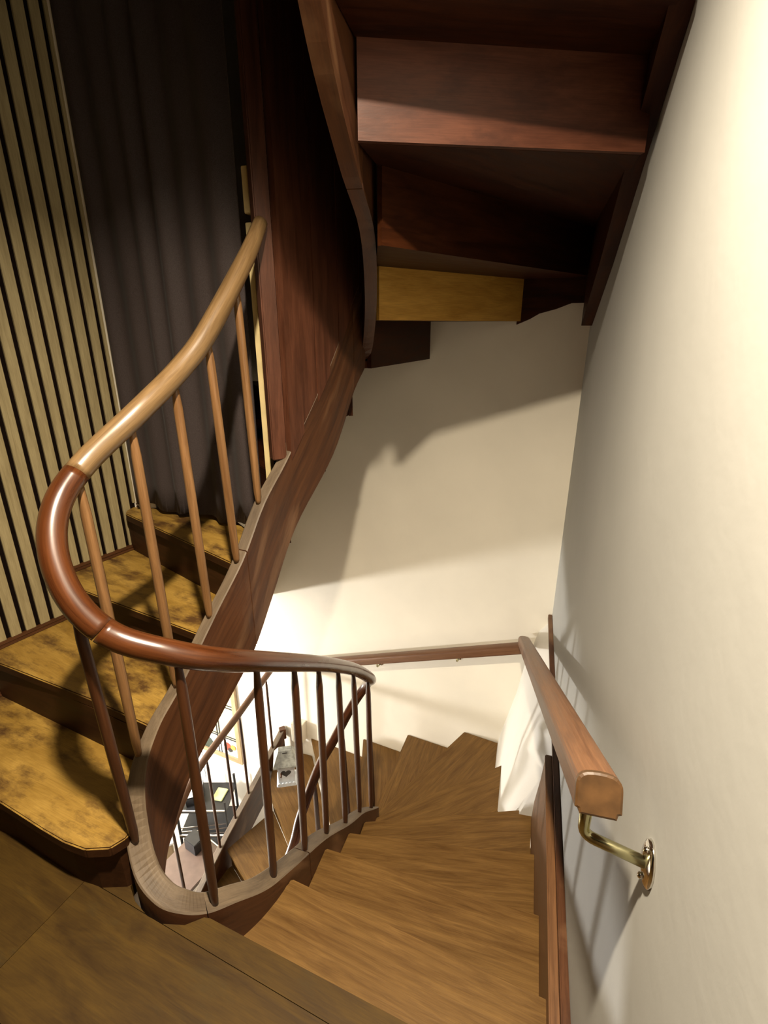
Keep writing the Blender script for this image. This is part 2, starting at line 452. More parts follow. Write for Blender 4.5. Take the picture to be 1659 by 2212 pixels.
# step 1 : bullnosed starting step
t1 = [(-0.705, 1.00), (-0.735, 0.972), (-0.80, 0.968), (-0.87, 0.99), (-0.95, 1.026), (-1.128, 1.112), SW(0.96), SW(0.50), (-0.83, 1.36), (-0.66, 1.30), (-0.675, 1.12)]
tread('tread', t1, r, 0.035, (-1, 0.45, 0), M_old, up, 0.004, 'broad yellow lowest step with rounded worn nose')
rp = [(-0.69, 1.02), (-0.73, 0.995), (-0.80, 0.992), (-0.87, 1.012), (-0.95, 1.048), (-1.128, 1.134), SW(0.935)]
bm = prism(rp + [(x, y + 0.03) for x, y in rp[::-1]], 0.0, r - 0.034); set_grain(bm, (-1, .4, 0))
finish('riser', bm, M_riser, up)
t2 = [(-0.655, 1.17), (-0.718, 1.222), (-0.931, 1.326), (-1.336, 1.503), SW(0.655), SW(0.27), (-0.98, 1.70), (-0.53, 1.45), (-0.56, 1.31)]
tread('tread', t2, 2 * r, 0.035, OLD, M_old, up, 0.004)
riser((-0.66, 1.195), SW(0.635), r, 2 * r - 0.034, M_riser, up)
t3 = [(-0.555, 1.33), (-0.61, 1.425), (-1.03, 1.651), SW(0.362), SW(-0.01), (-1.05, 2.10), (-0.43, 1.62), (-0.46, 1.46)]
t3 = [(-0.55, 1.37), (-0.61, 1.425), (-1.03, 1.651), SW(0.362), SW(-0.04), (-0.43, 1.62), (-0.46, 1.46)]
tread('tread', t3, 3 * r, 0.035, OLD, M_old, up, 0.004)
riser((-0.56, 1.42), SW(0.345), 2 * r, 3 * r - 0.034, M_riser, up)
t4 = [(-0.455, 1.50), (-0.51, 1.562), (-1.112, 2.055), SW(0.02), (-1.05, 2.55), (-0.52, 1.85), (-0.43, 1.62)]
tread('tread', t4, 4 * r, 0.035, (-.6, .5, 0), M_old, up, 0.004)
riser((-0.45, 1.535), (-1.13, 2.093), 3 * r, 4 * r - 0.034, M_riser, up)
# winders behind the curtain and the overhead run
ru = 0.19
RL = {5: ((-0.37, 1.78), (-1.06, 2.78)), 6: ((-0.25, 1.97), (-0.90, 3.36)), 7: ((-0.15, 2.17), (-0.30, 3.10)), 8: ((-0.070, 2.24), BW(0.236, 0.01)),
      9: ((-0.030, 2.13), BW(0.67, 0.01)), 10: ((-0.018, 1.60), (0.945, 2.56)), 11: ((-0.062, 1.412), Q(1.49, 0.03)), 12: ((-0.105, 1.225), Q(1.21, 0.03)),
      13: ((-0.115, 1.0), Q(0.95, 0.03)), 14: ((-0.135, 0.78), Q(0.68, 0.03)), 15: ((-0.16, 0.56), Q(0.42, 0.03)), 16: ((-0.18, 0.34), Q(0.16, 0.03)), 17: ((-0.2, 0.12), Q(-0.1, 0.03))}
CR = {8: [BW(-0.92, 0.01)], }
for k in range(5, 17):
    a, b = RL[k]; c, d = RL[k + 1]
    z = k * ru + 0.03
    if k == 5: poly = [a, b, BW(-0.92, 0.012), d, c]; poly = [a, b, (-0.96, 3.3), d, c]
    elif k == 9: poly = [a, b, (0.955, 2.555), d, c]
    else: poly = [a, b, d, c]
    if k == 7: poly = [a, b, d, c]
    dv = Vector(b) - Vector(a)
    tread('tread', poly, z, 0.03, (dv.x, dv.y, 0), M_soffit, up, 0.003)
    mat = {9: M_yel, 11: M_sheen, 10: M_soffit}.get(k, M_soffit)
    lab = {9: 'bright yellow-orange riser seen from behind, lowest but one overhead', 11: 'brown riser board, its sheen painted pinkish, with a lit lower corner'}.get(k)
    # riser boards stand on the far side of the line
    A = Vector((*a, 0)); B = Vector((*b, 0)); t = (B - A).normalized(); n = Vector((t.y, -t.x, 0))
    z0 = (k - 1) * ru if k > 5 else 4 * r - 0.02
    pl = [a, b, tuple((B + n * 0.018)[:2]), tuple((A + n * 0.018)[:2])]
    bm = prism(pl, z0, k * ru + 0.001); set_grain(bm, t)
    o = finish('riser', bm, mat, up)
    if lab: o['label'] = lab
# rough board closing the corner under the overhead flight
bm = bmesh.new()
cx = [(0.665, 1.505), (0.72, 1.53), (0.76, 1.555), (0.83, 1.575), (0.89, 1.60), (0.955, 1.60)]
f0 = [bm.verts.new((*BW(x, 0.004), z)) for x, z in cx] ; g0 = [bm.verts.new((*BW(x, 0.004), 1.71)) for x, z in cx]
f1 = [bm.verts.new((*BW(x, 0.024), z)) for x, z in cx] ; g1 = [bm.verts.new((*BW(x, 0.024), 1.71)) for x, z in cx]
for i in range(len(cx) - 1):
    bm.faces.new((f1[i], f1[i + 1], g1[i + 1], g1[i])); bm.faces.new((f0[i], f0[i + 1], g0[i + 1], g0[i])); bm.faces.new((f0[i], f0[i + 1], f1[i + 1], f1[i])); bm.faces.new((g0[i], g0[i + 1], g1[i + 1], g1[i]))
bm.faces.new((f0[0], f1[0], g1[0], g0[0])); bm.faces.new((f0[-1], f1[-1], g1[-1], g0[-1]))
set_grain(bm, BWD); finish('corner_board', bm, M_soffit, up)
# wall string on the right wall overhead
bm = bmesh.new()
wsp = [(2.47, 1.50), (2.0, 1.70), (1.29, 2.075), (0.6, 2.56), (-0.1, 3.06)]
lo = []; hi = []
for y, z in wsp:
    for lst, off in ((lo, 0.001), (hi, 0.047)):
        lst.append((bm.verts.new((*Q(y, off), z)), bm.verts.new((*Q(y, off), z + 0.33))))
for i in range(len(wsp) - 1):
    for l in (lo, hi): bm.faces.new((l[i][0], l[i + 1][0], l[i + 1][1], l[i][1]))
    bm.faces.new((lo[i][0], lo[i + 1][0], hi[i + 1][0], hi[i][0])); bm.faces.new((lo[i][1], lo[i + 1][1], hi[i + 1][1], hi[i][1]))
for i in (0, -1): bm.faces.new((lo[i][0], lo[i][1], hi[i][1], hi[i][0]))
set_grain(bm, (0.2, 0.85, -0.5)); o = finish('wall_string', bm, M_soffit, up)

# ------------------------------------------------------------------ lower flight
low = empty('staircase', (0.0, 1.2, -0.2), 'brown wooden winding flight going down to the right and around the back wall', 'staircase')
string_piece(22 * NS, 25 * NS + 3, low, trim=0.10)
string_piece(25 * NS + 3, 36 * NS, low)
N = [((-0.467, 0.912), Q(0.547, 0.0)), ((-0.30, 1.145), Q(0.812)), ((-0.222, 1.385), Q(1.135)), ((-0.152, 1.59), Q(1.490)), ((-0.093, 1.79), (0.768, 1.862)),
     ((-0.043, 1.96), (0.720, 2.315)), ((-0.038, 2.14), BW(0.55)), ((-0.085, 2.245), BW(0.174)), ((-0.17, 2.27), BW(-0.160)), ((-0.27, 2.20), BW(-0.597)), ((-0.38, 2.05), (-0.875, 2.905)), ((-0.50, 1.88), (-1.13, 2.606)), ((-0.60, 1.70), (-1.38, 2.35))]
OUT = {1: [], 4: [], 5: [], 6: [(0.80, 2.64)], 10: [BW(-0.90, 0.0)]}
for k in range(1, 13):
    z = -k * r
    a, b = N[k]; c, d = N[k - 1]          # front edge, back edge
    # overlap a little under the riser above
    c2 = tuple(Vector(c) + (Vector(c) - Vector(a)).normalized() * 0.02); d2 = tuple(Vector(d) + (Vector(d) - Vector(b)).normalized() * 0.02)
    mids = OUT.get(k, [])
    if k == 1: poly = [a, b, Q(0.54, 0.0), c2]
    elif k == 5: poly = [a, b, (0.72, 1.87), c2]
    elif k == 6: poly = [a, b, (0.82, 2.63), (0.79, 2.30), c2]
    elif k == 10: poly = [a, b, (-0.93, 3.38), d, c2]
    else: poly = [a, b, d2, c2]
    dv = Vector(b) - Vector(a)
    tread('tread', poly, z, 0.032, (dv.x, dv.y, 0), M_low, low, 0.005)
    # riser below the nosing of the step above
    A = Vector(c); B = Vector(d); t = (B - A).normalized(); n = Vector((-t.y, t.x)) * -1
    rb = 0.02
    pa, pb = A + n * rb, B + n * rb
    bm = prism([tuple(pa), tuple(pb), tuple(pb + n * 0.016), tuple(pa + n * 0.016)], z, z + r - 0.033); set_grain(bm, (t.x, t.y, 0))
    finish('riser', bm, M_low, low)
# outer string and balustrade on the living-room side
def OP(y): return -0.86 - 0.431 * (3.3 - y)
osx = [(3.33, -1.64, ), (3.0, -1.80), (2.65, -1.955), (2.45, -2.06), (2.2, -2.22), (1.95, -2.40)]
pth = [(OP(y), y) for y, z in osx]
bm = string_sweep(pth, [z for y, z in osx], [z - 0.30 for y, z in osx], 0.045)
finish('string', bm, None, low, mats=[M_string, M_strtop], )

# ------------------------------------------------------------------ balustrade of the stairwell
RP = [(-0.367, 1.72, 1.79), (-0.400, 1.63, 1.68), (-0.481, 1.46, 1.48), (-0.535, 1.37, 1.39), (-0.60, 1.24, 1.30), (-0.685, 1.135, 1.205), (-0.710, 1.045, 1.135),
      (-0.698, 0.980, 1.050), (-0.650, 0.938, 0.955), (-0.575, 0.930, 0.876), (-0.455, 0.945, 0.822), (-0.375, 1.01, 0.758), (-0.30, 1.20, 0.612), (-0.210, 1.48, 0.395),
      (-0.128, 1.80, 0.130), (-0.066, 2.00, -0.075), (-0.085, 2.12, -0.20), (-0.162, 2.10, -0.32), (-0.255, 2.008, -0.46), (-0.322, 1.947, -0.56), (-0.400, 1.808, -0.72), (-0.426, 1.725, -0.80), (-0.49, 1.60, -0.93)]
bal = empty('balustrade', (-0.545, 0.928, 0.03), 'round polished handrail curving round the stairwell on thin turned wooden balusters', 'balustrade')
rail = catmull(RP, 8)
R0 = 0.029
def rail_piece(i0, i1, mat, label=None, rad=R0):
    P = [p.copy() for p in rail[i0:i1 + 1]]
    P[-1] = P[-1].lerp(P[-2], 0.12)
    o = finish('handrail', tube(P, rad, 16, 1.0), mat, bal, smooth=True)
    if label: o['label'] = label
rail_piece(0, 5 * 8 + 2, M_rail2, 'pale tan upper length of the handrail', lambda t: 0.021 + 0.0075 * min(1, t * 3))
rail_piece(5 * 8 + 2, 9 * 8 - 2, M_rail, 'glossy red-brown loop of the handrail')
rail_piece(9 * 8 - 2, 15 * 8 + 3, M_rail, None, lambda t: 0.029 - 0.003 * t)
rail_piece(15 * 8 + 3, 22 * 8, M_rail, None, 0.023)
def baluster(a, b, mat, parent, rad=0.0122):
    a = Vector(a); b = Vector(b)
    pts = [a.lerp(b, t) for t in (0, 0.02, 0.06, 0.3, 0.6, 0.9, 0.97, 1.0)]
    prof = [0.75, 0.8, 1.0, 1.08, 1.08, 1.0, 0.72, 0.7]
    return finish('baluster', tube(pts, lambda t: rad * prof[min(7, round(t * 7))], 10), mat, parent, smooth=True)
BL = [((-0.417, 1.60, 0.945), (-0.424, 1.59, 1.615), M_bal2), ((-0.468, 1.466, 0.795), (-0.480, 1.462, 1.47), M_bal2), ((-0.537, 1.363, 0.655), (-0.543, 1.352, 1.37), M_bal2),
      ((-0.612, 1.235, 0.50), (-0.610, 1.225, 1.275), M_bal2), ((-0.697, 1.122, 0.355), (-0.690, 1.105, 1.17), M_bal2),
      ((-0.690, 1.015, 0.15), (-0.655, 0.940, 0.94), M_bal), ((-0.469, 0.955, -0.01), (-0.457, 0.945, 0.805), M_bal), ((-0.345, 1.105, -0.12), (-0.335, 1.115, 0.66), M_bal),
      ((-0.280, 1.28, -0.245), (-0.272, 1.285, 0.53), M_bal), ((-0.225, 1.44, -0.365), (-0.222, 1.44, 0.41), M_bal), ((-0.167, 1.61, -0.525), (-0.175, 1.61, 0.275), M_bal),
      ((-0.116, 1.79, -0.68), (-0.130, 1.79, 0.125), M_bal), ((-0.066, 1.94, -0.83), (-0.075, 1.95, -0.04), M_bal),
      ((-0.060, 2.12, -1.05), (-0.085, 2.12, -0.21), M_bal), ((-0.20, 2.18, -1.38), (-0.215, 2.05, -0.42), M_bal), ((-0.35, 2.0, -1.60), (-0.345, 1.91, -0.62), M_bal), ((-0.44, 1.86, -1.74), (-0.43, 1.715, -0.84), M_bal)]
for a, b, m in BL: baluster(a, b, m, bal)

# lower outer balustrade
lb = empty('balustrade', (OP(2.6), 2.6, -1.97), 'straight wooden rail and thin rods along the open living-room side below', 'balustrade')
pr = catmull([(OP(3.3), 3.3, -0.985), (OP(2.9), 2.9, -1.09), (OP(2.52), 2.52, -1.186), (OP(2.30), 2.30, -1.36), (OP(2.1), 2.1, -1.60)], 5)
finish('handrail', tube(pr, 0.024, 12), M_wrail, lb, smooth=True)
def zat(pts, y):
    pts = sorted(pts)
    for (y0, z0), (y1, z1) in zip(pts, pts[1:]):
        if y0 <= y <= y1: return z0 + (z1 - z0) * (y - y0) / (y1 - y0)
    return pts[0][1] if y < pts[0][0] else pts[-1][1]
for y in (3.207, 2.905, 2.752, 2.587, 2.273):
    zr = zat([(p.y, p.z) for p in pr], y)
    baluster((OP(y), y, zat(osx, y) - 0.005), (OP(y), y, zr - 0.015), M_bal, lb, 0.0095)
bm = box((OP(3.34), 3.345, -1.68), (0.05, 0.05, 0.10), 0.4, 0.004); set_grain(bm, (0, 0, 1)); finish('post_block', bm, M_dark, lb)

# ------------------------------------------------------------------ board partition standing on the string
par = empty('partition', (-0.25, 1.95, 1.2), 'dark reddish partition of upright boards closing the stairwell beside the curtain', 'partition')
bm = box((-0.372, 1.748, 2.17), (0.050, 0.045, 2.22), 0.5, 0.004); set_grain(bm, (0, 0, 1)); o = finish('post', bm, M_board, par); o['label'] = 'narrow upright post that takes the handrail end'
path = [p for p in plan[8 * NS + 2: 11 * NS + 1]][::-1]
# resample into boards
segs = []; acc = [path[0]]; L = 0; wid = [0.075, 0.05, 0.07, 0.065, 0.08, 0.06, 0.07, 0.07, 0.06, 0.08]; wi = 0
for a, b in zip(path, path[1:]):
    d = (Vector(b[:2]) - Vector(a[:2])).length
    L += d; acc.append(b)
    if L > wid[wi % 10]: segs.append((acc[0], acc[-1])); acc = [b]; L = 0; wi += 1
if len(acc) > 1: segs.append((acc[0], acc[-1]))
for i, (a, b) in enumerate(segs):
    A = Vector((a.x, a.y, 0)); B = Vector((b.x, b.y, 0)); t = (B - A).normalized(); n = Vector((t.y, -t.x, 0))
    w_ = (B - A).length; mid = (A + B) / 2 + n * (0.0105 + 0.0015 * (-1) ** i)
    za, zb = a.z - 0.03, b.z - 0.03
    bm = bmesh.new(); vs = []
    for s_, z in ((-1, za), (1, zb)):
        for o_ in (-0.011, 0.011):
            p = mid + t * s_ * (w_ / 2 - 0.0012) + n * o_
            vs.append((bm.verts.new((p.x, p.y, z)), bm.verts.new((p.x, p.y, 3.28))))
    q = vs
    for i0, i1 in ((0, 1), (1, 3), (3, 2), (2, 0)): bm.faces.new((q[i0][0], q[i1][0], q[i1][1], q[i0][1]))
    bm.faces.new((q[0][0], q[1][0], q[3][0], q[2][0])); bm.faces.new((q[0][1], q[1][1], q[3][1], q[2][1]))
    set_grain(bm, (0, 0, 1)); finish('board', bm, M_board, par)

# door jamb between curtain and post; light in the gap painted as cream
bm = merge(box((-0.430, 1.86, 1.29), (0.022, 0.03, 1.04), -0.3, 0.002), box((-0.430, 1.86, 1.90), (0.022, 0.03, 0.13), -0.3, 0.002)); o = finish('trim_1', bm, M_cream); tag(o, kind='structure')

# ------------------------------------------------------------------ curtain
def curtain():
    A = Vector((-1.088, 2.112)); B = Vector((-0.47, 1.845)); t = (B - A).normalized(); n = Vector((t.y, -t.x))
    nu, nv = 150, 24
    folds = [(0.03, .030, .035), (0.15, .038, .045), (0.27, .034, .032), (0.365, .045, .040), (0.48, .035, .045), (0.60, .045, .050)]
    bm = bmesh.new(); rows = []
    Ln = (B - A).length
    for j in range(nv + 1):
        v = j / nv; z = 0.765 + v * 2.45; row = []
        for i in range(nu + 1):
            s = i / nu * Ln
            off = 0
            for k, (c, am, wd) in enumerate(folds):
                cc = c + 0.012 * math.sin(2.2 * v + k * 1.7)
                off += am * (1.0 - 0.25 * v) * math.exp(-((s - cc) / wd) ** 2)
            off += 0.004 * math.sin(s * 31 + v * 2) + 0.0015 * math.sin(s * 70 + 1.3 * v)
            p = A + t * s + n * (off - 0.02)
            zz = z + (0.010 * math.sin(s * 22) if j == 0 else 0)
            row.append(bm.verts.new((p.x, p.y, zz)))
        rows.append(row)
    for j in range(nv):
        for i in range(nu): bm.faces.new((rows[j][i], rows[j][i + 1], rows[j + 1][i + 1], rows[j + 1][i]))
    bmesh.ops.solidify(bm, geom=bm.faces[:], thickness=0.003)
    return bm
o = finish('curtain', curtain(), M_cloth, smooth=True); rehome(o, (-0.76, 1.96, 0.76))
tag(o, 'long dark taupe curtain hanging in folds beside the striped wall', 'curtain')

# ------------------------------------------------------------------ slatted left wall
sw = empty('wall_left', (*SW(0.5, -0.02), 0), kind='structure')
bm = prism([SW(-0.10, -0.012), SW(2.6, -0.012), SW(2.6, -0.14), SW(-0.10, -0.14)], 0.0, 3.29); finish('backing', bm, M_felt, sw)
def step_z(s):
    if s < -0.03: return 4 * r
    if s < 0.335: return 3 * r
    if s < 0.625: return 2 * r
    if s < 0.93: return r
    return 0.0
s = -0.085
bounds = [-0.085, -0.068, -0.0185, 0.031, 0.085, 0.137, 0.188, 0.237, 0.289, 0.341]
while bounds[-1] < 1.75: bounds.append(bounds[-1] + 0.052)
for a, b in zip(bounds, bounds[1:]):
    s0 = a + (0.0165 if a > -0.08 else 0); s1 = b
    z0 = step_z((s0 + s1) / 2) + 0.022
    bm = prism([SW(s0, -0.003), SW(s1, -0.003), SW(s1, -0.0125), SW(s0, -0.0125)], z0, 3.285, 0.0012, 1); set_grain(bm, (0, 0, 1))
    finish('slat', bm, M_slat, sw)
# small stepped base mouldings
n_ = 1
for s0, s1, z in ((-0.08, -0.03, 4 * r), (-0.03, 0.335, 3 * r), (0.335, 0.625, 2 * r), (0.625, 0.93, r), (0.93, 1.8, 0.0)):
    bm = prism([SW(s0, 0.010), SW(s1, 0.010), SW(s1, -0.019), SW(s0, -0.019)], z, z + 0.010, 0.003, 2)
    bm = merge(bm, prism([SW(s0, 0.004), SW(s1, 0.004), SW(s1, -0.019), SW(s0, -0.019)], z + 0.010, z + 0.022, 0.003, 2))
    set_grain(bm, SD); o = finish('baseboard_left', bm, M_dark); tag(o, kind='structure')

# ------------------------------------------------------------------ landing floor
ringo = [(-0.467, 0.912), (-0.485, 0.915), (-0.531, 0.896), (-0.591, 0.899), (-0.640, 0.918), (-0.690, 0.955), (-0.722, 0.995), (-0.70, 1.08)]
lp = [Q(0.547)] + ringo + [(-0.82, 1.10), SW(0.90), SW(2.6), (-2.4, -0.94), Q(-0.94)]
floor = empty('floor', (0, 0, 0), kind='structure')
dirn = Vector((0.911, -0.405, 0)); nn = Vector((-0.405, -0.911, 0))   # boards run along dirn; nn points to the viewer
p0 = Vector((-0.635, 0.911, 0))
cuts = [-1.0, -0.006, 0.30, 0.56, 0.86, 1.14, 1.45, 1.75, 3.5]
for a, b in zip(cuts, cuts[1:]):
    bm = prism(lp, -0.045, 0.0)
    for d, sgn in ((a + 0.0008, 1), (b - 0.0008, -1)):
        g = bm.verts[:] + bm.edges[:] + bm.faces[:]
        bmesh.ops.bisect_plane(bm, geom=g, plane_co=p0 + nn * d, plane_no=nn * sgn, clear_inner=True)
        bmesh.ops.holes_fill(bm, edges=[e for e in bm.edges if e.is_boundary], sides=0)
    if not bm.faces: bm.free(); continue
    parts = [bm]
    if a == -0.006:    # end joint seen near the first step
        me = bpy.data.meshes.new('t'); bm.to_mesh(me)
        b2 = bmesh.new(); b2.from_mesh(me); bpy.data.meshes.remove(me)
        for q_, sg in ((bm, 1), (b2, -1)):
            bmesh.ops.bisect_plane(q_, geom=q_.verts[:] + q_.edges[:] + q_.faces[:], plane_co=Vector((-0.862, 1.008, 0)) + dirn * 0.0008 * sg, plane_no=dirn * sg, clear_inner=True)
            bmesh.ops.holes_fill(q_, edges=[e for e in q_.edges if e.is_boundary], sides=0)
        parts = [bm, b2]
    for q_ in parts:
        set_grain(q_, dirn); finish('plank', q_, M_land, floor)
# plain slab below the boards
bm = prism([Q(0.50), (-0.45, 0.86), (-0.60, 0.86), (-0.74, 0.94), (-0.76, 1.12), SW(0.92), SW(2.6), (-2.4, -0.94), Q(-0.94)], -0.34, -0.046); finish('slab', bm, M_ceil, floor)
# nosing of the landing with riser face is part of the lower flight (first riser)

# ------------------------------------------------------------------ right wall: horizontal trim and wooden apron
def qs(y0, y1, o0, o1): return [Q(y0, o0), Q(y1, o0), Q(y1, o1), Q(y0, o1)]
bm = prism(qs(0.56, 2.62, 0.0, 0.022), -0.108, -0.076, 0.003); set_grain(bm, QD); o = finish('trim_2', bm, M_string); tag(o, kind='structure')
bm = bmesh.new()
pp = [(0.56, -0.125), (1.56, -0.125), (1.62, -0.30), (1.75, -0.58), (1.80, -0.82), (1.2, -0.62), (0.56, -0.40)]
fr = [bm.verts.new((*Q(y, 0.045), z)) for y, z in pp]; bk = [bm.verts.new((*Q(y, 0.001), z)) for y, z in pp]
bm.faces.new(fr); bm.faces.new(bk[::-1])
for i in range(len(pp)): bm.faces.new((fr[i], fr[(i + 1) % len(pp)], bk[(i + 1) % len(pp)], bk[i]))
set_grain(bm, (0.2, 0.9, -0.3)); o = finish('trim_3', bm, M_panel); tag(o, kind='structure')
bm = prism(qs(0.56, 1.56, 0.019, 0.048), -0.128, -0.100, 0.004); set_grain(bm, QD); o = finish('trim_4', bm, M_panel); tag(o, kind='structure')

# ------------------------------------------------------------------ handrails fixed to the walls
PROF = [(-0.033, 0.010), (-0.0322, 0.0165), (-0.0295, 0.022), (-0.025, 0.0263), (-0.019, 0.029), (-0.010, 0.0305), (0.0, 0.031), (0.010, 0.0305), (0.019, 0.029), (0.025, 0.0263), (0.0295, 0.022), (0.0322, 0.0165), (0.033, 0.010), (0.033, -0.022), (0.028, -0.024), (0.026, -0.031), (-0.026, -0.031), (-0.028, -0.024), (-0.033, -0.022)]
wr = empty('wall_handrail', (0.35, 0.60, 0.80), 'square-edged brown handrail sloping down along the right wall on a metal bracket', 'handrail')
p_a = Vector((0.322, 0.575, 0.840)); p_b = Vector((0.835, 2.59, -0.27))
finish('rail', profile_sweep([p_a, p_a.lerp(p_b, .3), p_a.lerp(p_b, .6), p_b], PROF), M_wrail, wr)
# thin raised lip along the top centre
PROFC = PROF
d_ = (p_b - p_a).normalized()
bm = profile_sweep([p_a - d_ * 0.012, p_a - d_ * 0.0102, p_a - d_ * 0.0005], PROFC)
for v in bm.verts[:len(PROFC)]:
    c0 = p_a - d_ * 0.012; v.co = c0 + (v.co - c0) * 0.90
o = finish('end_cap', bm, M_endgrain, wr); o['label'] = 'darker rounded end grain of the rail'; upv = d_.cross(Vector((0, 0, 1))).cross(d_)
finish('bead', tube([p_a + upv * 0.0305 + d_ * 0.012, p_b + upv * 0.0305], 0.0016, 6), M_dark, wr)
def bracket(parent, foot, wallp, wn, rad=0.0075, big=True, drop=0.012):
    """foot under the rail, wallp on the wall, wn wall normal into the room"""
    foot = Vector(foot); wallp = Vector(wallp); wn = Vector(wn).normalized()
    elbow = Vector((foot.x, foot.y, wallp.z + drop))
    pts = [foot]
    c1 = elbow + (foot - elbow).normalized() * 0.02; c2 = elbow + (wallp - elbow).normalized() * 0.02
    for k in range(7):
        t = k / 6; pts.append(c1.lerp(elbow, t).lerp(elbow.lerp(c2, t), t))
    pts.append(wallp + wn * 0.002)
    b_ = finish('bracket', tube(pts, rad, 12), M_brass, parent, smooth=True); b_['label'] = 'bent metal bracket arm'
    # wall plate: domed oval disc
    bm = bmesh.new(); t = wn.cross(Vector((0, 0, 1))).normalized()
    R = 0.032 if big else 0.016; rings = []
    for rr_, h in ((1.0, 0.0), (0.97, 0.004), (0.8, 0.0065), (0.4, 0.008)):
        rings.append([bm.verts.new(wallp + (t * math.cos(a) * R * 0.9 + Vector((0, 0, 1)) * math.sin(a) * R * 1.25) * rr_ + wn * h) for a in [2 * math.pi * i / 20 for i in range(20)]])
    for i in range(3):
        for k in range(20): bm.faces.new((rings[i][k], rings[i][(k + 1) % 20], rings[i + 1][(k + 1) % 20], rings[i + 1][k]))
    bm.faces.new(rings[-1]); bm.faces.new(rings[0][::-1])
    pl = finish('wall_plate', bm, M_chrome, parent, smooth=True)
    if big:
        for sgn in (1, -1):
            bm = bmesh.new(); bmesh.ops.create_uvsphere(bm, u_segments=10, v_segments=6, radius=0.0055)
            bm.transform(Matrix.Translation(wallp + wn * 0.008 + Vector((0, 0, sgn * 0.026))))
            finish('screw', bm, M_chrome, pl, smooth=True)
bracket(wr, (0.316, 0.586, 0.81), (*Q(0.528, 0.0), 0.752), QN, 0.009, True, -0.012)

br = empty('wall_handrail', (0.2, 2.8, -0.5), 'thin red-brown handrail descending to the left along the white back wall', 'handrail')
q_a = Vector((*BW(0.885, 0.075), -0.275)); q_b = Vector((*BW(-0.62, 0.075), -0.905))
PR2 = [(a * 0.95, b * 0.95) for a, b in PROF]
finish('rail', profile_sweep([q_a, q_a.lerp(q_b, .5), q_b], PR2), M_wrail, br)
for t in (0.26, 0.60, 0.93):
    pm = q_a.lerp(q_b, t); wx = pm.x - BWN.x * 0.075
    bracket(br, (pm.x, pm.y, pm.z - 0.03), (*BW(wx, 0.0), pm.z - 0.085), BWN, 0.005, False)

# ------------------------------------------------------------------ birdhouse on the lower steps
bh = empty('birdhouse', (-0.72, 2.87, -1.665), 'small white and grey wooden birdhouse with a heart opening standing on a lower step', 'birdhouse')
ang = math.radians(10)
def Lc(x, y, z):
    return (-0.72 + x * math.cos(ang) - y * math.sin(ang), 2.87 + x * math.sin(ang) + y * math.cos(ang), -1.665 + z)
bm = box(Lc(0, 0, 0.1), (0.115, 0.105, 0.19), ang, 0.003); finish('body', bm, M_bwhite, bh)
bm = box(Lc(0, 0, 0.008), (0.145, 0.135, 0.014), ang, 0.003); o = finish('base', bm, M_bwhite, bh)
# scalloped skirt
bm = bmesh.new()
for k in range(5):
    bm = merge(bm, tube([Lc(-0.052 + 0.026 * k, -0.058, 0.024), Lc(-0.052 + 0.026 * k, -0.068, 0.024)], 0.012, 10))
finish('trim_edge', bm, M_bwhite, bh)
# hipped roof
bm = bmesh.new()
b4 = [bm.verts.new(Lc(x, y, 0.192)) for x, y in ((-.085, -.085), (.085, -.085), (.085, .085), (-.085, .085))]
b5 = [bm.verts.new(Lc(x, y, 0.202)) for x, y in ((-.085, -.085), (.085, -.085), (.085, .085), (-.085, .085))]
t4_ = [bm.verts.new(Lc(x, y, 0.285)) for x, y in ((-.045, -.015), (.045, -.015), (.045, .03), (-.045, .03))]
bm.faces.new(b4[::-1]); bm.faces.new(t4_)
for q0, q1 in ((b4, b5), (b5, t4_)):
    for i in range(4): bm.faces.new((q0[i], q0[(i + 1) % 4], q1[(i + 1) % 4], q1[i]))
finish('roof', bm, M_bgrey, bh)
bm = box(Lc(0.0, -0.026, 0.276), (0.035, 0.004, 0.006), ang); finish('slot', bm, M_hole, bh)
# heart
bm = bmesh.new(); hv = []
for i in range(24):
    a = 2 * math.pi * i / 24
    hx = 0.0023 * 16 * math.sin(a) ** 3; hz = 0.0021 * (13 * math.cos(a) - 5 * math.cos(2 * a) - 2 * math.cos(3 * a) - math.cos(4 * a))
    hv.append((hx, hz))
fr = [bm.verts.new(Lc(x, -0.0545, 0.115 + z)) for x, z in hv]; bk = [bm.verts.new(Lc(x, -0.050, 0.115 + z)) for x, z in hv]
bm.faces.new(fr); bm.faces.new(bk)
for i in range(24): bm.faces.new((fr[i], fr[(i + 1) % 24], bk[(i + 1) % 24], bk[i]))
finish('heart_opening', bm, M_hole, bh)
bm = tube([Lc(-0.035, -0.052, 0.118), Lc(-0.035, -0.085, 0.118)], 0.006, 8); finish('perch', bm, M_dark, bh)
# plaster plinth in the corner behind it
o = finish('trim_5', prism([BW(-0.63, 0.0), BW(-0.72, 0.0), BW(-0.72, 0.08), BW(-0.63, 0.08)], -1.68, -1.50, 0.004), M_wall); tag(o, kind='structure')

# ------------------------------------------------------------------ living room below
LW = Vector((-0.9138, 0.4061, 0)); LWN = Vector((-0.4061, -0.9138, 0))
def LWp(s, off=0.0): return (-1.0 + LW.x * s + LWN.x * off, 3.60 + LW.y * s + LWN.y * off)
